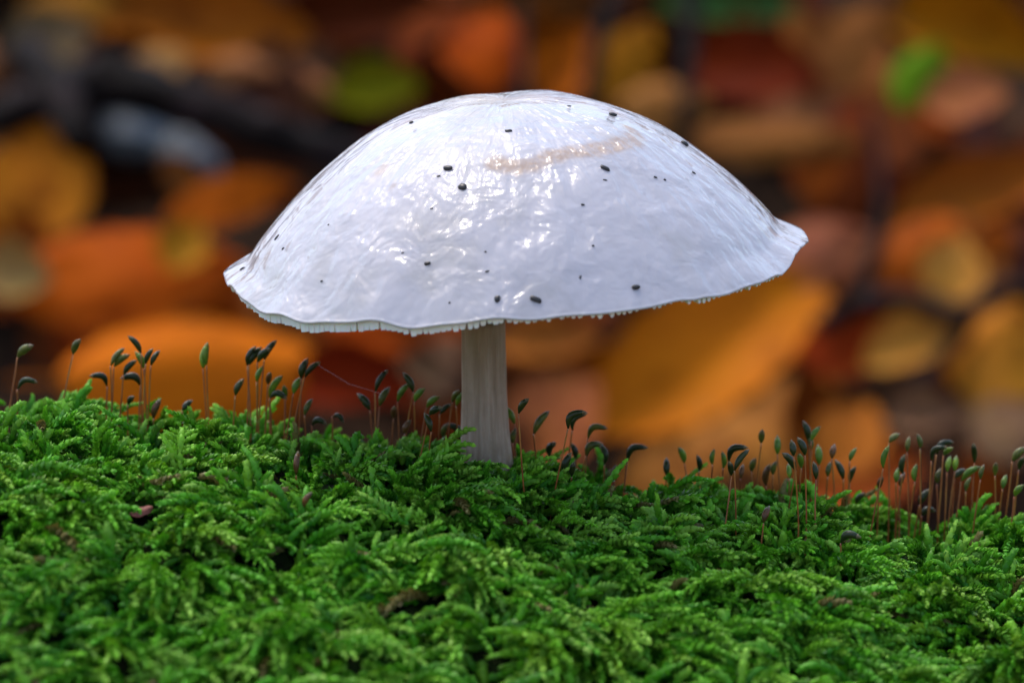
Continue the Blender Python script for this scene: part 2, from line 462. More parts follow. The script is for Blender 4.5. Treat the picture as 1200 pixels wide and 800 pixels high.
hand_shoot(440, 510, .3, 1, 2.4); hand_shoot(868, 580, .3, 1, 2.4); hand_shoot(1100, 612, .9, .5, 4.5, .5); hand_shoot(1155, 625, .8, .6, 5.5, .3)
hand_shoot(505, 520, .3, 1, 3.0, .6); hand_shoot(75, 478, -.3, .9, 2.6, .8, .7); hand_shoot(400, 505, -.2, 1, 2.6, .4)
for q in range(110):
    a = rng.uniform(0, 2*np.pi); rr_ = rng.uniform(3.0, 6.5)*MM
    fx_ = at_y(569, 540, 0).x + rr_*math.cos(a); fy_ = rr_*math.sin(a)
    acc.add(random.choice(T_SHORT), basis(np.array([.5*math.cos(a)+rng.normal(0, .35), .5*math.sin(a)+rng.normal(0, .35), .8]), np.array([math.cos(a), math.sin(a), 0.]))*rng.uniform(.75, 1.0)*MM,
            np.array([fx_, fy_, float(mound_z(fx_, fy_))+rng.uniform(.6, 2.2)*MM]), GREENS[rng.integers(4)], TIPS[rng.integers(3)])
moss = link(bpy.data.objects.new('moss', acc.build('moss')))
tag(moss, 'thick carpet of bright green feathery moss covering the mound', 'moss', kind='stuff')

# ------------------------------------------------------------------ mushroom
CAP_R = 32.1*MM
Rd, CH, PEX = 30.0*MM, 16.3*MM, 2.30
capC = at_y(601, 281, .0006)
shroom = link(bpy.data.objects.new('mushroom', None))
shroom.empty_display_size = .01
tag(shroom, 'white glossy domed mushroom standing in green moss', 'mushroom')
base_pt = at_y(569, 538, 0.0)
shroom.location = base_pt
capM = Matrix.Translation(capC - base_pt) @ Matrix.Rotation(R(-3.8), 4, 'Y') @ Matrix.Rotation(R(2.6), 4, 'X')
def rim_r(th):
    return CAP_R*(1+.010*np.cos(2*th+.3)+.006*np.cos(3*th+1)+.004*np.sin(7*th)+.0022*np.sin(13*th+.5)+.0012*np.sin(31*th)+.020*np.exp(-(np.sin(th/2)/.085)**2)+.016*np.exp(-(np.cos(th/2)/.085)**2))
def side_w(th): return np.cos(th)**2
def cap_top(q, th):
    """q = radius fraction 0..1 of the rim radius"""
    r = q*rim_r(th)
    dome = CH*(1-(np.clip(r/Rd, 0, None))**PEX)
    # brim: dome flattens into a lip that turns out, most at the two sides
    rb = r/CAP_R
    w = smooth01(.905, .965, rb)*side_w(th)**2.2
    flare = -.0002 - (rb-.93)*.0165
    z = dome*(1-w) + flare*w
    # shallow radial folds and a bumpy crown
    z = z + .00022*np.sin(th*9+3*q)*q**2*(1-w*.5) + .00016*np.sin(th*17+1.3-2*q)*q**3 + .00010*np.sin(th*29+4*q)*q**4
    fold = np.exp(-((th-6.02)/.045)**2)+.7*np.exp(-((th-5.83)/.03)**2)+.6*np.exp(-((th-5.35)/.04)**2)+.5*np.exp(-((th-3.42)/.04)**2)+.6*np.exp(-((th-3.30)/.03)**2)
    z = z - .00042*fold*smooth01(.5, .85, q)*(1-.4*w)
    z = z + .00035*np.sin(q*11+np.cos(th)*3)*(1-q)*np.cos(th*2+1)*smooth01(0, .25, q) - .0003*np.exp(-(q/.12)**2)
    return r, z
def cap_under(q, th):
    r, z = cap_top(q, th)
    thick = .0034*(1-q)**1.1 + .00036
    return r - .00012, z - thick
def build_cap():
    NA, NQ = 360, 110
    th = np.linspace(0, 2*np.pi, NA, endpoint=False)
    q = np.concatenate([np.linspace(0.004, .85, 70), np.linspace(.86, 1.0, 40)])
    TH, Q = np.meshgrid(th, q, indexing='ij')
    r, z = cap_top(Q, TH)
    qr = np.concatenate([[1.006, 1.009, 1.006], np.linspace(1.0, .16, 50)])
    THu, QU = np.meshgrid(th, qr, indexing='ij')
    ru, zu = cap_under(np.minimum(QU, 1), THu)
    rr, zz = cap_top(np.ones_like(THu), THu)
    for k, f in enumerate((.15, .5, .85)):
        ru[:, k] = rr[:, k]*(1+[.003, .005, .003][k]); zu[:, k] = zz[:, k] - .00036*f
    Rr = np.concatenate([r, ru], 1); Z = np.concatenate([z, zu], 1); TT = np.concatenate([TH, THu], 1)
    # small irregular lumps
    X = Rr*np.cos(TT); Y = Rr*np.sin(TT)
    nz = np.array([mnoise.noise((a*170, b*170, 5.)) for a, b in zip(X.ravel(), Y.ravel())]).reshape(X.shape)
    Z = Z + .00018*nz
    V = np.stack([X, Y, Z], -1).reshape(-1, 3)
    nv = Rr.shape[1]
    # colour attribute: R = tan grazed track, G = rim, B = crown tint
    P = cap_px_path([(578, 192), (605, 197), (628, 193), (645, 184), (668, 180), (700, 176), (722, 170), (742, 168), (745, 160), (738, 153)])
    xy = V[:, :2]
    dmin = np.full(len(V), 1.0)
    for a, b in zip(P[:-1], P[1:]):
        ab = b-a; t = np.clip(((xy-a) @ ab)/(ab @ ab), 0, 1); dd = np.linalg.norm(xy-(a+t[:, None]*ab), axis=1)
        dmin = np.minimum(dmin, dd)
    wob = np.array([mnoise.noise((a*600, b*600, 2.)) for a, b in xy])*.00030
    stain = 1-smooth01(.0006, .0013, dmin+wob)
    top = 1-smooth01(.05, .36, np.linalg.norm(xy - np.array([-.002, .004]), axis=1)/CAP_R)
    tn = np.array([mnoise.noise((a*140, b*260, 8.)) for a, b in xy])
    spots = np.zeros(len(V))
    for sp, rad_ in ((cap_pix(447, 200), .0013), (cap_pix(460, 219), .0007)):
        spots = np.maximum(spots, .5*(1-smooth01(rad_*.4, rad_, np.linalg.norm(xy-sp, axis=1)+wob)))
    upper = (np.arange(nv) < NQ)[None].repeat(NA, 0).ravel()
    C = np.stack([np.maximum(stain*.8, spots)*upper, smooth01(.9, 1, np.linalg.norm(xy, axis=1)/CAP_R), np.clip(top*(.5+1.3*tn), 0, 1)*upper, np.ones(len(V))], 1)
    F = grid_faces(NA, nv, True)
    me = mesh_np('cap', V, F, M['cap'], True, C)
    bm = bmesh.new(); bm.from_mesh(me)
    bm.verts.ensure_lookup_table()
    bm.faces.new([bm.verts[i*nv] for i in range(NA)]).smooth = True
    bmesh.ops.recalc_face_normals(bm, faces=bm.faces[:])
    bm.to_mesh(me); bm.free()
    o = link(bpy.data.objects.new('cap', me), shroom); o.matrix_local = capM
    return o
capW = Matrix.Translation(base_pt) @ capM
capWi = capW.inverted()
def cap_hit(px, py):
    """first point of the cap's upper surface along a pixel ray, in cap space"""
    o = capWi @ CAM; d = (capWi.to_3x3() @ ray(px, py)).normalized()
    lo = (D-.045)
    for s in np.arange(lo, D+.04, .0001):
        p = o + d*s
        rr = math.hypot(p.x, p.y); th = math.atan2(p.y, p.x) % (2*math.pi)
        q = rr/float(rim_r(th))
        if q <= 1:
            _, z = cap_top(np.array(q), np.array(th))
            if p.z <= float(z): return p
    return None
def cap_pix(px, py):
    p = cap_hit(px, py)
    return np.array([p.x, p.y]) if p is not None else np.array([9., 9.])
def cap_px_path(L): return [cap_pix(*a) for a in L]
cap = build_cap()
# gills: thin blades under the cap, each one its own mesh
def gill_depth(q, th):
    left = np.exp(-((th-3.95)/.55)**2)
    rimd = .00095 + .0011*left
    return rimd*smooth01(1.02, .93, np.array(q)) if False else rimd + .0030*np.sin(np.pi*np.clip((1-q)/.85, 0, 1))**.9
NG = 280
for i in range(NG):
    th = 2*np.pi*(i+rng.uniform(-.16, .16))/NG
    q0 = .17 if i % 2 == 0 else rng.uniform(.45, .62)
    qs = np.concatenate([np.linspace(q0, .93, 7), [.965, .992]])
    lf = math.exp(-((th-3.95)/.75)**2); sd_ = 1-.65*math.exp(-(min(th, 2*math.pi-th)/.45)**2); end = 1+rng.uniform(-.35, .4)*(1-.85*lf); V, F = [], []
    tw = (.00022+.00013*lf)*(1+rng.uniform(-.2, .25)*(1-lf*.7)); tb = .45+.42*lf
    for k, q in enumerate(qs):
        r_, zt = cap_under(np.array(q), np.array(th)); r_, zt = float(r_), float(zt)+.0002
        dep = float(gill_depth(q, th))*end*sd_
        if k == 0 and i % 2: dep *= .2
        if k == len(qs)-1: dep *= .72
        for w, zz in ((-tw*1.3, zt), (tw*1.3, zt), (tw, zt-dep*.76), (tw*tb, zt-dep*.96), (-tw*tb, zt-dep), (-tw, zt-dep*.8)):
            V.append((r_*math.cos(th)-w*math.sin(th), r_*math.sin(th)+w*math.cos(th), zz))
    m = len(qs)
    for k in range(m-1):
        for e in range(6): F.append((k*6+e, k*6+(e+1) % 6, k*6+6+(e+1) % 6, k*6+6+e))
    F.append((5, 4, 3, 2, 1, 0)); F.append(tuple((m-1)*6+e for e in range(6)))
    o = link(bpy.data.objects.new('gill', mesh_py('gill', V, F, M['gill'], False)), cap)
# stem
def build_stem():
    path = [at_y(572, 575, 0), at_y(570, 540, 0), at_y(568, 500, 0), at_y(567, 450, 0), at_y(566, 400, 0), at_y(566, 365, 0), at_y(566, 335, 0)]
    rads = [3.3, 3.0, 2.72, 2.56, 2.50, 2.52, 3.2]
    P = catmull(path, 10); rr = np.interp(np.linspace(0, 6, len(P)), range(7), rads)*MM
    n = 72; V = []; C = []
    for i, p in enumerate(P):
        for k in range(n):
            a = 2*math.pi*k/n
            w = 1+.012*math.sin(a*3+1)+.005*math.sin(a*11+i*.02)+.003*math.sin(a*19+2)+.02*mnoise.noise((math.cos(a)*1.5, math.sin(a)*1.5, i*.12))
            V.append((p.x+rr[i]*w*math.cos(a)-base_pt.x, p.y+rr[i]*w*math.sin(a)-base_pt.y, p.z-base_pt.z))
            t = i/(len(P)-1)
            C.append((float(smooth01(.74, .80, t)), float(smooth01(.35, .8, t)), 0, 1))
    F = []
    for i in range(len(P)-1):
        for k in range(n): F.append((i*n+k, i*n+(k+1) % n, (i+1)*n+(k+1) % n, (i+1)*n+k))
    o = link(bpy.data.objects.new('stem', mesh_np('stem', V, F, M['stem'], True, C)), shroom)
build_stem()

# pellets of dirt stuck to the cap
def pellet_mesh(name, seed, asp):
    bm = bmesh.new(); bmesh.ops.create_icosphere(bm, subdivisions=2, radius=.5)
    for v in bm.verts:
        v.co *= 1+.28*mnoise.noise(v.co*2.2+Vector((seed, 0, 0)))
        v.co = Vector((math.copysign(abs(v.co.x*2)**.7/2, v.co.x)*asp, v.co.y, v.co.z*.8))
    me = bpy.data.meshes.new(name); bm.to_mesh(me); bm.free(); me.materials.append(M['speck'])
    for p in me.polygons: p.use_smooth = True
    return me
PEL = [pellet_mesh('dirt_pellet', s, a) for s, a in ((1, 1.5), (2, 1.15), (3, 1.8))]
SPECKS = [(525, 198, 8, -25), (542, 220, 10, -28), (596, 154, 5, 0), (718, 135, 7, 10), (802, 169, 9, -50), (709, 198, 7, -30), (501, 310, 5.5, 0), (583, 351, 8, 80),
          (628, 352, 8, -25), (745, 337, 7, 15), (482, 144, 5, 20), (709, 212, 3, 0), (683, 241, 3.2, 0), (569, 296, 2.6, 0), (514, 207, 2.6, 0), (768, 208, 3, 0), (779, 211, 3, 0),
          (571, 319, 2.8, 20), (325, 279, 6, 50), (332, 292, 4, 30), (284, 315, 4, 0), (377, 330, 2.5, 0), (385, 264, 2.2, 0), (813, 203, 3, 0), (667, 125, 3.5, -30), (695, 288, 2.8, 0), (680, 325, 3, 70), (472, 297, 2.4, 0), (527, 356, 2.6, 0), (506, 245, 2, 0)]
for i, (px, py, s, ang) in enumerate(SPECKS):
    p = cap_hit(px, py)
    if p is None: continue
    q = math.hypot(p.x, p.y); th = math.atan2(p.y, p.x) % (2*math.pi)
    def S(dx, dy):
        x, y = p.x+dx, p.y+dy; t_ = math.atan2(y, x) % (2*math.pi); r_ = math.hypot(x, y)
        return Vector((x, y, float(cap_top(np.array(min(r_/float(rim_r(t_)), 1)), np.array(t_))[1])))
    e = .0004
    nrm = (S(e, 0)-S(-e, 0)).cross(S(0, e)-S(0, -e)).normalized()
    nw = (capW.to_3x3() @ nrm).normalized()
    ax = XV*math.cos(R(-ang)) - UPV*math.sin(R(-ang))
    ax = (ax - nw*ax.dot(nw)).normalized(); by = nw.cross(ax)
    o = link(bpy.data.objects.new('dirt_pellet', PEL[i % 3]))
    sz = s*PXM*1.35
    mm = Matrix((ax, by, nw)).transposed().to_4x4()
    pos = capW @ S(0, 0)
    o.matrix_world = Matrix.Translation(pos + nw*sz*.10) @ mm @ Matrix.Diagonal((sz*.72, sz*.62, sz*.5, 1))
    if s >= 5: tag(o, 'black dirt pellet stuck on the glossy white mushroom cap', 'dirt', 'larger dirt pellets on the mushroom cap')
    else: tag(o, 'tiny dark fleck of dirt on the glossy white mushroom cap', 'dirt', 'tiny dirt flecks on the mushroom cap')

# ------------------------------------------------------------------ spore stalks in the moss
# (capsule foot px, capsule tip px, stalk base px, kind) kind: d dark, g green, b brown, o olive; capital = strongly bent capsule
SP = """21 418 35 406 0 460 o|21 456 41 447 16 466 D|86 415 92 400 63 484 o|130 428 143 410 127 476 o|134 429 148 417 131 477 o|125 452 109 440 121 480 D|145 439 157 424 135 474 d
165 414 153 396 165 481 d|171 426 177 411 172 484 d|177 428 185 413 173 488 d|168 431 161 415 168 482 g|164 451 146 442 167 482 D|180 490 186 471 178 500 b|150 474 155 466 149 485 d
238 431 239 411 247 484 g|242 427 242 406 251 488 g|290 428 297 409 290 484 d|292 427 303 410 287 485 d|302 424 314 410 291 481 d|310 421 321 402 304 480 d|276 463 283 447 273 490 d|301 447 306 432 301 476 g
314 450 316 439 309 478 b|316 466 328 443 315 484 g|317 466 333 465 316 486 D|334 467 333 454 331 489 g|344 461 351 445 332 489 g|353 443 358 424 342 494 d|357 442 372 426 334 488 d|357 486 364 470 354 501 o
366 498 380 495 362 506 D|390 488 400 492 388 502 D|214 481 220 474 212 494 d|440 459 452 436 437 524 d|445 475 454 457 439 525 o|433 480 422 464 438 520 d|484 459 475 440 472 520 d|466 470 477 452 466 526 g
486 470 495 457 481 530 g|461 490 462 478 459 514 b|500 477 512 466 484 531 g|505 505 499 487 505 560 d|503 486 515 478 482 540 d|516 485 526 475 505 524 d|530 471 537 459 522 524 o|535 475 543 461 533 517 g
538 515 526 498 536 540 D|557 480 557 462 561 545 d|537 532 549 518 537 545 D|551 513 557 503 549 530 g|603 496 592 478 612 545 g|608 484 617 469 619 580 d|601 519 603 505 600 538 o|626 508 640 485 628 552 o
645 536 649 520 644 560 D|666 502 682 483 642 594 D|671 504 684 485 652 566 D|689 513 708 501 684 556 O|687 534 702 520 673 568 O|708 544 704 522 703 562 D|736 540 755 524 724 570 D|661 554 667 534 655 590 d
670 558 672 544 664 594 d|674 537 671 522 668 566 d|720 562 721 548 719 578 b|713 566 714 554 712 580 o|781 557 781 540 781 580 d|577 533 580 524 576 545 d|802 542 797 527 819 578 g|819 551 818 536 820 580 d
835 544 836 529 834 582 g|847 548 847 532 849 584 g|854 541 872 524 859 606 D|861 551 875 529 862 630 d|857 557 855 543 838 636 d|892 519 893 506 887 568 o|898 568 901 547 896 590 b|911 532 911 514 919 576 g
881 552 884 540 891 590 o|932 551 920 533 915 612 d|930 534 928 519 932 636 d|943 533 937 516 942 640 d|947 516 943 497 949 580 d|951 527 947 510 953 584 o|951 516 959 502 956 586 g|960 544 959 525 957 586 g
956 561 954 544 961 648 d|975 537 977 525 976 590 b|988 561 981 542 983 590 d|996 565 1001 549 992 596 d|996 540 1001 529 994 588 g|1003 590 1011 579 998 610 d|1035 548 1040 525 1012 638 g|1042 518 1051 510 1040 580 o
1058 555 1059 536 1052 626 d|1063 529 1065 514 1066 590 o|1078 525 1076 511 1074 596 o|1092 540 1107 524 1080 606 D|1098 532 1114 518 1088 610 D|1072 564 1073 547 1068 606 g|1142 542 1141 522 1142 620 d|1110 552 1113 537 1106 606 g
1106 533 1114 526 1100 608 g|1119 551 1120 541 1112 610 g|1127 563 1145 548 1106 618 g|1119 560 1126 553 1112 616 d|1149 561 1152 547 1136 640 o|1166 557 1167 544 1166 610 o|1187 540 1199 526 1171 606 o|1189 581 1197 570 1172 648 g
1194 550 1199 537 1190 620 d|1078 591 1086 576 1070 622 d|1081 604 1092 598 1074 630 D|986 636 1004 628 984 664 D|1054 569 1058 558 1050 612 b|347 556 349 532 346 580 b|356 594 363 579 352 612 b|895 612 900 596 888 640 b
1050 565 1052 552 1047 606 g|1098 566 1101 552 1094 610 o|1132 575 1136 562 1126 622 o|1175 572 1178 560 1168 620 g|1030 573 1033 562 1026 612 b|970 558 972 546 968 600 o|925 560 924 546 926 600 g|939 548 937 534 940 604 g
906 556 908 546 905 584 o|868 560 870 548 866 590 b|588 513 590 502 586 530 o|519 512 522 500 517 535 o|474 508 478 498 472 524 b""".replace('\n', '|').split('|')
KCOL = {'d': (.016, .026, .008, 1), 'g': (.075, .150, .018, 1), 'b': (.070, .034, .012, 1), 'o': (.062, .075, .016, 1)}
KNAME = {'d': 'blackish', 'g': 'fresh green', 'b': 'brown', 'o': 'olive'}
def capsule_mesh(P, L, name):
    rad_prof = [.10, .26, .42, .50, .52, .50, .44, .34]
    n = len(rad_prof)
    return tube_arrays(P, [r*L*.46 for r in rad_prof], 10)
for rec in SP:
    a = rec.split(); fx, fy, tx, ty, bx_, by_ = map(float, a[:6]); kd = a[6]; k = kd.lower(); bent = kd.isupper()
    b = crest_pt(bx_, by_)
    yb = b.y
    foot = at_y(fx, fy, yb + random.uniform(-.0015, .0015)); tip = at_y(tx, ty, foot.y + random.uniform(-.0008, .0008))
    root = Vector(b) - Vector((0, 0, .0035))
    L = max((tip-foot).length, .0014)
    o = link(bpy.data.objects.new('moss_sporophyte', None)); o.location = root; o.empty_display_size = .002
    # stalk
    v = foot-root
    sidev = Vector((random.uniform(-1, 1), random.uniform(-1, 1), 0))*v.length*.035
    cdir = (tip-foot).normalized()
    ctrl = [Vector((0, 0, 0)), v*.35+sidev, v*.75+sidev*.6, v - cdir*.0001]
    P = catmull(ctrl, 5)
    V, F = tube_arrays(P, [.000092]*len(P), 6)
    link(bpy.data.objects.new('stalk', mesh_py('stalk', V, F, M['seta'])), o)
    # capsule
    sg = 1 if tip.x >= foot.x else -1
    bendk = .34 if bent else .10
    perp = Vector((0, 0, 1)) - cdir*cdir.z
    if perp.length < .2: perp = Vector((-sg, 0, 0))
    perp.normalize()
    cp = []
    for i in range(8):
        t = i/7; cp.append(v + cdir*L*t + perp*L*bendk*math.sin(math.pi*t)*(.9 if bent else 1))
    wf = random.uniform(.68, .92)*(.9 if L > .0021 else 1.1)
    V, F = tube_arrays(cp, [r*L*.46*wf*(.00195/L)**.4 for r in (.12, .27, .42, .50, .52, .50, .44, .36)], 10)
    cobj = link(bpy.data.objects.new('capsule', mesh_py('capsule', V, F, M['capsule'])), o)
    j = random.uniform(.75, 1.3); cobj.color = tuple(c*j for c in KCOL[k][:3])+(1,)
    # lid with a short beak
    dl = (cp[-1]-cp[-2]).normalized(); lr = .36*L*.46*wf*(.00195/L)**.4
    bk = [cp[-1], cp[-1]+dl*lr*.45, cp[-1]+dl*lr*1.0, cp[-1]+dl*lr*1.7]
    V, F = tube_arrays(bk, [lr*.98, lr*.82, lr*.42, lr*.12], 8)
    lid = link(bpy.data.objects.new('lid', mesh_py('lid', V, F, M['capsule'])), cobj)
    lid.color = (.10, .085, .05, 1) if k != 'g' else (.11, .13, .04, 1)
    if bx_ < 425: where, gp = 'on the high crest of the mound', 'spore stalks on the high crest'
    elif bx_ < 800: where, gp = 'around the foot of the mushroom stem', 'spore stalks around the mushroom stem'
    else: where, gp = 'in the crowded stand at the low end', 'spore stalks at the low end of the mound'
    shape = 'bent over' if bent else 'upright'
    tag(o, f'{KNAME[k]} {shape} moss capsule on a stalk {where}', 'moss stalk', f'{KNAME[k]} {shape} {gp}')

# ------------------------------------------------------------------ leaf litter behind
def leaf_blade(seed, curl, arch, fold):
    r = random.Random(seed); nu, nv = 25, 13
    V = []
    for i in range(nu):
        u = i/(nu-1); w = .5*.62*(math.sin(math.pi*u**.86)**.78 if 0 < u < 1 else 0.0)
        w *= 1+.03*math.sin(u*40+seed)
        for j in range(nv):
            v = -1+2*j/(nv-1)
            y = v*w; x = u-.5
            z = curl*(v*v)*w*1.1 + fold*abs(v)*w - arch*((u-.5)**2)*1.3 + .012*math.sin((u-.30*abs(v))*2*math.pi*7.5)*abs(v)*min(1, w*5)
            z += .035*math.sin(u*5+seed)*v*w*4*.6 + .03*mnoise.noise((u*3+seed, v*1.4, 0))
            V.append((x, y, z))
    V = np.array(V); top = V.copy(); bot = V.copy(); bot[:, 2] -= .006
    F = grid_faces(nu, nv); n = len(V)
    Fb = [tuple(n+i for i in reversed(f)) for f in F]
    rim = [j for j in range(nv)] + [i*nv+nv-1 for i in range(1, nu)] + [(nu-1)*nv+j for j in range(nv-2, -1, -1)] + [i*nv for i in range(nu-2, 0, -1)]
    Fr = [(rim[k], n+rim[k], n+rim[(k+1) % len(rim)], rim[(k+1) % len(rim)]) for k in range(len(rim))]
    me = mesh_np('blade', np.concatenate([top, bot]), F+Fb+Fr, M['leaf'])
    mid = [Vector(V[i*nv+nv//2])+Vector((0, 0, -.003)) for i in range(nu)]
    pet = [mid[0]+Vector((-.16, .02, -.03)), mid[0]+Vector((-.08, .004, -.006))]
    pts = pet+mid[:-1:2]
    Vt, Ft = tube_arrays(pts, [.010, .009]+[.009*(1-.8*k/len(mid[::2])) for k in range(len(pts)-2)], 6)
    return me, mesh_py('midrib', Vt, Ft, M['leaf'])
BL = [leaf_blade(s, c, a, f) for s, c, a, f in ((1, .35, .10, .0), (2, -.25, .2, .1), (3, .55, -.12, .15), (4, .1, .3, -.2), (5, -.5, .05, .0), (6, .8, .15, .2))]
def put_leaf(pos, nrm, axis, Lm, wf, color, variant, label, group):
    ax = (axis - nrm*axis.dot(nrm)).normalized(); by = nrm.cross(ax)
    o = link(bpy.data.objects.new('beech_leaf', None)); o.empty_display_size = .01
    o.matrix_world = Matrix.Translation(pos) @ Matrix((ax, by, nrm)).transposed().to_4x4() @ Matrix.Diagonal((Lm, Lm*wf, Lm*.8, 1))
    a, b = BL[variant]
    bl = link(bpy.data.objects.new('blade', a), o); bl.color = color
    mr = link(bpy.data.objects.new('midrib', b), o); mr.color = tuple(c*.7 for c in color[:3])+(1,)
    tag(o, label, 'leaf', group); return o
def bank_hit(px, py, lift=0.0):
    d = ray(px, py)
    for s in np.arange(.7, 3.0, .003):
        p = CAM + d*s
        if p.z <= float(ground_z(p.x, p.y)) + lift: return p
    return CAM + d*1.4
BN = Vector((0, -.45, .89)).normalized()
LK = 1.0
# hand placed leaves: centre px, length px, width px, image angle, colour, lift mm, label
HL = [
 (45, 215, 170, 125, 75, (196, 112, 40), 26, 'amber leaf with a dull red base beside the blackish hollow'),
 (150, 318, 290, 130, 12, (186, 82, 22), 30, 'large rusty orange leaf lying under the amber leaf'),
 (215, 290, 70, 60, 60, (170, 110, 35), 36, 'small ochre leaf on the tip of the rusty orange leaf'),
 (268, 230, 160, 62, 14, (190, 88, 24), 28, 'narrow orange leaf below the grey stones'),
 (235, 435, 330, 165, 8, (206, 104, 24), 20, 'broad bright orange leaf standing behind the high moss crest'),
 (15, 322, 90, 70, 0, (172, 132, 104), 34, 'pale beige leaf under the end of the rusty orange leaf'),
 (55, 50, 110, 80, 20, (112, 88, 84), 22, 'greyish mauve leaf above the knotted end of the dark branch'),
 (85, 8, 120, 50, 5, (150, 95, 40), 24, 'ochre brown leaf over the greyish mauve leaf'),
 (235, 30, 280, 120, -12, (158, 84, 32), 20, 'long orange brown leaf above the dark branch'),
 (182, 78, 85, 55, 30, (182, 128, 96), 34, 'small pale tan leaf touching the dark branch'),
 (320, 92, 160, 75, -10, (158, 98, 80), 26, 'pinkish tan leaf lying along the dark branch'),
 (440, 106, 110, 62, 10, (128, 118, 30), 28, 'olive green leaf close behind the cap'),
 (430, 18, 230, 80, 5, (78, 28, 12), 14, 'dark maroon leaf above the olive green leaf'),
 (562, 62, 130, 95, 75, (176, 70, 16), 24, 'fiery orange leaf just above the cap'),
 (662, 78, 110, 75, 70, (176, 86, 20), 26, 'orange leaf between the two dark stems'),
 (735, 70, 130, 70, 60, (172, 104, 30), 28, 'yellowish orange leaf beside the thick dark stem'),
 (778, 120, 110, 70, 0, (160, 102, 66), 32, 'tan leaf tucked under the yellowish orange leaf'),
 (640, 14, 180, 60, 0, (118, 68, 46), 18, 'dull brown leaf over the fiery orange leaf'),
 (880, 80, 170, 100, -14, (104, 32, 10), 26, 'deep red leaf beside the thick dark stem'),
 (905, 160, 210, 62, 0, (146, 88, 58), 30, 'long tan leaf under the deep red leaf'),
 (855, 10, 170, 60, 0, (76, 108, 76), 20, 'blue green leaf over the deep red leaf'),
 (1010, 50, 140, 95, 40, (146, 86, 58), 24, 'brownish pink leaf between the red and the amber leaf'),
 (1078, 88, 90, 68, 60, (96, 128, 28), 34, 'small green leaf next to the amber leaf'),
 (1140, 52, 230, 90, -24, (164, 102, 24), 26, 'amber yellow leaf over the small green leaf'),
 (1132, 112, 100, 68, 0, (166, 96, 80), 36, 'rosy leaf under the amber yellow leaf'),
 (985, 190, 190, 80, 80, (116, 48, 28), 18, 'reddish brown leaf standing by the dark stalk'),
 (1140, 232, 210, 85, 22, (156, 82, 36), 24, 'orange brown leaf over the forked twig'),
 (950, 300, 160, 95, 25, (164, 92, 88), 30, 'mauve pink leaf by the edge of the cap'),
 (1105, 300, 180, 120, 20, (180, 84, 30), 26, 'orange leaf above the forked twig'),
 (1113, 318, 90, 75, 70, (208, 140, 84), 34, 'pale apricot leaf lying on the forked twig'),
 (838, 410, 360, 150, 38, (200, 110, 28), 22, 'large golden orange leaf behind the stem with a pointed end'),
 (850, 520, 310, 150, 34, (182, 112, 66), 14, 'large pinkish tan leaf below the golden orange leaf'),
 (1080, 398, 150, 70, 28, (196, 130, 76), 32, 'apricot leaf under the forked twig'),
 (995, 402, 130, 80, 10, (148, 50, 20), 28, 'brick red leaf beside the apricot leaf'),
 (1172, 410, 140, 120, 70, (206, 128, 54), 30, 'broad honey coloured leaf past the forked twig'),
 (1085, 488, 100, 60, 0, (136, 96, 96), 30, 'greyish pink leaf behind the crowded spore stalks'),
 (995, 512, 110, 85, 60, (184, 102, 50), 28, 'orange tan leaf behind the crowded spore stalks'),
 (1178, 500, 90, 80, 30, (146, 106, 104), 28, 'pale mauve leaf under the honey coloured leaf'),
 (640, 402, 130, 62, 4, (172, 98, 56), 26, 'tan leaf close beside the mushroom stem'),
 (465, 378, 190, 72, -4, (176, 70, 20), 26, 'orange red leaf under the gills of the cap'),
 (330, 345, 90, 60, 20, (150, 86, 52), 28, 'small brown leaf over the broad bright orange leaf'),
 (415, 455, 160, 80, -10, (124, 38, 22), 18, 'dark red leaf behind the moss crest'),
 (650, 490, 140, 110, 50, (164, 90, 70), 20, 'dusty pink leaf behind the foot of the stem'),
 (508, 430, 100, 70, 60, (120, 84, 84), 22, 'greyish leaf beside the mushroom stem'),
 (1010, 565, 150, 110, 20, (176, 82, 46), 14, 'coral orange leaf low behind the crowded spore stalks'),
 (760, 300, 120, 60, 10, (150, 80, 40), 16, 'brown leaf hidden behind the cap'),
]
rnd = random.Random(5)
for i, (px, py, Lp, Wp, ang, c, lift, lab) in enumerate(HL):
    p = bank_hit(px, py, lift*MM)
    dist = (p-CAM).length
    sc = PXM*dist/D
    view = (CAM-p).normalized()
    nrm = (BN*.55 + view*.75 + Vector((rnd.uniform(-.2, .2), 0, rnd.uniform(-.12, .12)))).normalized()
    axis = XV*math.cos(R(ang)) + UPV*math.sin(R(ang))
    ax2 = (axis - nrm*axis.dot(nrm))
    Lm = Lp*sc*1.02
    cc = srgb(*c, LK); cc = (cc[0]*1.02, cc[1]*1.04, cc[2]*.55, 1)
    put_leaf(p, nrm, axis, Lm, (Wp/Lp)/.62*1.05, cc, i % 6, lab, None)
# smaller leaves tucked under the ones above
for i, (px, py, Lp, Wp, ang, c, lift, lab) in enumerate(list(HL)):
    a = rnd.uniform(0, 6.28); ox = math.cos(a)*Lp*.42; oy = math.sin(a)*max(Wp, 60)*.62
    p = bank_hit(px+ox, py+oy, max(lift-10, 5)*MM); view = (CAM-p).normalized(); sc = PXM*(p-CAM).length/D
    nrm = (BN*.6 + view*.6 + Vector((rnd.gauss(0, .3), 0, rnd.gauss(0, .2)))).normalized()
    cc = srgb(*rnd.choice([c, (150, 70, 26), (120, 52, 22), (160, 96, 60), (96, 34, 16)])); j = rnd.uniform(.55, .95)
    a2 = R(ang + rnd.uniform(30, 150))
    put_leaf(p, nrm, XV*math.cos(a2)+UPV*math.sin(a2), rnd.uniform(80, 150)*sc, rnd.uniform(.7, 1.05), (cc[0]*j, cc[1]*j*.92, cc[2]*j*.5, 1), (i*5+2) % 6, 'smaller leaf tucked under the '+lab, None)
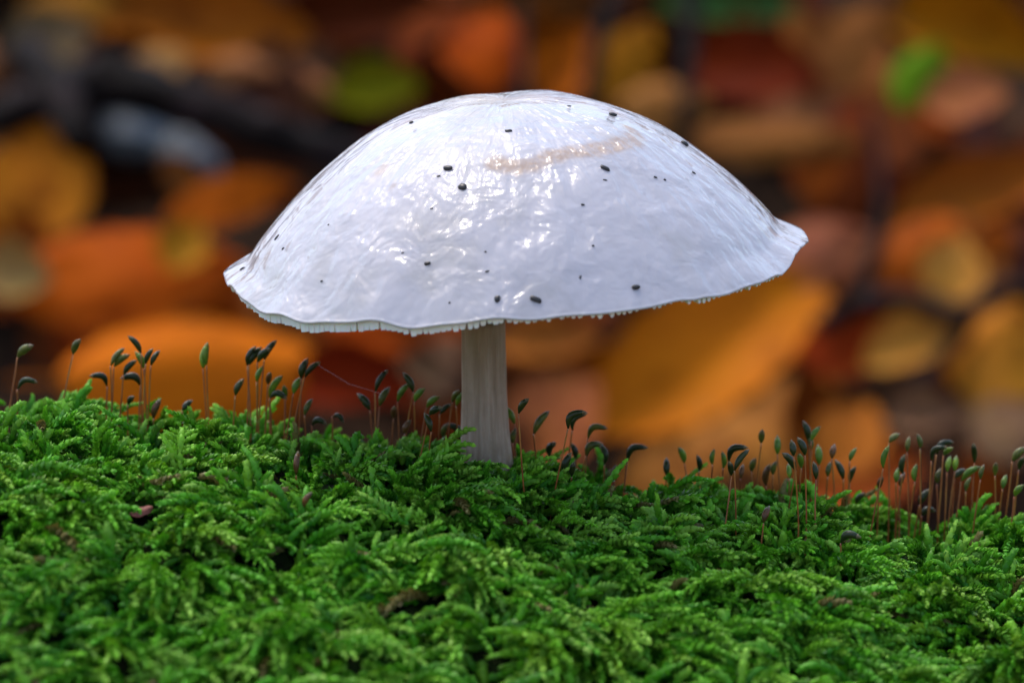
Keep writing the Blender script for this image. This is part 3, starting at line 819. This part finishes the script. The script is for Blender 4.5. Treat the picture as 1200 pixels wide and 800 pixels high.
FILL = [((62, 30, 18), 'dark brown'), ((92, 44, 20), 'chestnut brown'), ((48, 26, 20), 'blackish brown'), ((120, 58, 24), 'russet'), ((96, 46, 36), 'maroon brown'), ((150, 92, 58), 'tan'), ((150, 66, 24), 'rust orange')]
SHP = ['shallow cupped', 'gently arched', 'trough shaped', 'domed', 'hooded', 'tightly curled']
for i in range(300):
    x = rnd.uniform(-.34, .34); y = rnd.uniform(.40, 1.05)
    if abs(x) > .22 and rnd.random() < .45: continue
    p = Vector((x, y, float(ground_z(x, y)) + rnd.uniform(.004, .014)))
    nrm = (BN + Vector((rnd.gauss(0, .35), rnd.gauss(-.1, .3), rnd.gauss(0, .2)))).normalized()
    a = rnd.uniform(0, 6.28); axis = Vector((math.cos(a), math.sin(a)*.8, math.sin(a)*.4))
    vr = rnd.randrange(6); zn = 'low on the leafy bank' if y < .68 else 'higher up the leafy bank'
    c, nmn = rnd.choice(FILL); j = rnd.uniform(.4, .95)
    put_leaf(p, nrm, axis, rnd.uniform(.035, .070), rnd.uniform(.85, 1.1), srgb(*c, j), vr,
             f'{nmn} {SHP[vr]} fallen leaf {zn}', f'{nmn} {SHP[vr]} leaves {zn}')

# branches, stems and twigs among the leaves
def branch(name, pts, label, cat='branch', n=14, wob=.35, mat='bark', knots=()):
    P, rr = [], []
    for px, py, wpx, lift in pts:
        p = bank_hit(px, py, lift*MM); P.append(p); rr.append(wpx/2*PXM*(p-CAM).length/D)
    m = 8
    Q = catmull(P, m); rad = np.interp(np.linspace(0, len(P)-1, len(Q)), range(len(P)), rr)
    o0 = Q[len(Q)//2]
    V, F = tube_arrays([q-o0 for q in Q], list(rad), n, True, wob, len(pts)*3.1)
    o = link(bpy.data.objects.new(name, mesh_py(name, V, F, M[mat]))); o.location = o0
    tag(o, label, cat); return o
branch('fallen_branch', [(-40, 150, 40, 34), (60, 118, 60, 38), (130, 98, 66, 40), (220, 122, 56, 42), (320, 158, 50, 42), (430, 196, 46, 38), (520, 230, 40, 34)], 'thick dark wet fallen branch slanting down behind the cap')
branch('branch_stub', [(30, 60, 46, 40), (70, 110, 50, 42), (95, 170, 40, 40)], 'short dark branch stub crossing the thick fallen branch')
branch('plant_stem', [(806, -30, 24, 50), (808, 60, 22, 44), (802, 130, 18, 36), (800, 190, 16, 28)], 'thick dark upright stem beside the deep red leaf', 'stem')
branch('plant_stem', [(730, -20, 22, 44), (705, 40, 20, 38), (690, 110, 18, 30), (690, 150, 18, 24)], 'thin dark slanting stem above the cap', 'stem')
branch('plant_stem', [(612, 0, 12, 34), (614, 60, 12, 28), (616, 130, 12, 24)], 'slender dark stem between the two orange leaves', 'stem')
branch('plant_stem', [(1020, 130, 8, 34), (1032, 200, 12, 32), (1030, 270, 14, 30), (1010, 345, 14, 28), (975, 385, 12, 26)], 'dark curved stalk between the mauve pink leaf and the orange leaf', 'stem')
branch('twig', [(955, 385, 22, 34), (1010, 355, 22, 38), (1065, 350, 20, 42), (1130, 368, 24, 42), (1175, 340, 22, 42), (1240, 335, 22, 40)], 'dark forked twig lying across the orange leaves', 'twig')
branch('twig', [(1135, 370, 20, 42), (1120, 400, 18, 38), (1085, 440, 16, 34), (1060, 480, 14, 28)], 'thin side twig running down from the forked twig', 'twig')
def stone(px, py, w, h, lift, seed, label):
    p = bank_hit(px, py, lift*MM); s = PXM*(p-CAM).length/D
    bm = bmesh.new(); bmesh.ops.create_icosphere(bm, subdivisions=4, radius=1)
    for v in bm.verts:
        v.co *= 1+.25*mnoise.noise(v.co*1.1+Vector((seed, 0, 0)))+.10*mnoise.noise(v.co*3+Vector((seed, 4, 0)))
        v.co = Vector((v.co.x*w*s/2, v.co.y*h*s*.45, v.co.z*h*s/2))
    me = bpy.data.meshes.new('stone'); bm.to_mesh(me); bm.free(); me.materials.append(M['stone'])
    for q in me.polygons: q.use_smooth = True
    o = link(bpy.data.objects.new('stone', me)); o.location = p; o.rotation_euler = (0, R(18), 0); tag(o, label, 'stone')
stone(158, 158, 90, 62, 14, 1.0, 'pale grey stone under the dark fallen branch')
stone(222, 186, 80, 52, 14, 6.0, 'smaller bluish grey stone next to the narrow orange leaf')

# ------------------------------------------------------------------ scraps in the moss, silk
def scrap(px, py, Lp, Wp, ang, c, label):
    p = crest_pt(px, py) + Vector((0, 0, .0010)); s = PXM*.8
    nu, nv = 9, 5; V = []
    for i in range(nu):
        u = i/(nu-1)*2-1
        for j in range(nv):
            v = j/(nv-1)*2-1
            w = math.sqrt(max(0, 1-u*u*.92))*(1+.25*mnoise.noise((u*2+px, v, 0)))
            V.append((u*Lp*s/2, v*w*Wp*s/2, (.18*u*u-.25*v*v+.15*mnoise.noise((u*2, v*2, px)))*Wp*s))
    V = np.array(V); B = V.copy(); B[:, 2] -= .00012; n = len(V)
    F = grid_faces(nu, nv); rim = [j for j in range(nv)]+[i*nv+nv-1 for i in range(1, nu)]+[(nu-1)*nv+j for j in range(nv-2, -1, -1)]+[i*nv for i in range(nu-2, 0, -1)]
    F = F+[tuple(n+k for k in reversed(f)) for f in F]+[(rim[k], n+rim[k], n+rim[(k+1) % len(rim)], rim[(k+1) % len(rim)]) for k in range(len(rim))]
    o = link(bpy.data.objects.new('leaf_scrap', mesh_np('leaf_scrap', np.concatenate([V, B]), F, M['scrap'])))
    nrm = Vector((.1, -.75, .65)).normalized(); ax = XV*math.cos(R(ang))+UPV*math.sin(R(ang)); ax = (ax-nrm*ax.dot(nrm)).normalized()
    o.matrix_world = Matrix.Translation(p) @ Matrix((ax, nrm.cross(ax), nrm)).transposed().to_4x4()
    o.color = srgb(*c); tag(o, label, 'leaf scrap')
scrap(165, 612, 34, 16, 20, (150, 80, 60), 'reddish brown leaf scrap caught in the moss')
scrap(252, 547, 26, 9, 18, (170, 150, 140), 'pale greyish scrap lying on the moss below the high crest')
scrap(312, 770, 22, 22, 60, (140, 90, 60), 'small tan scrap low in the moss')
scrap(704, 776, 12, 18, 70, (190, 160, 130), 'cream coloured chip deep in the moss')
scrap(903, 758, 26, 14, 10, (150, 110, 80), 'flat tan scrap between moss fronds')
scrap(952, 646, 26, 8, 0, (130, 90, 80), 'thin brownish scrap in front of the crowded spore stalks')
a_ = at_y(372, 427, .004); b_ = at_y(447, 461, .003)
V, F = tube_arrays([Vector((0, 0, 0)), (b_-a_)*.5+Vector((0, 0, -.0006)), b_-a_], [.000012]*3, 5)
o = link(bpy.data.objects.new('silk_thread', mesh_py('silk_thread', V, F, M['silk']))); o.location = a_
tag(o, 'fine silk thread strung between two moss capsules', 'thread')
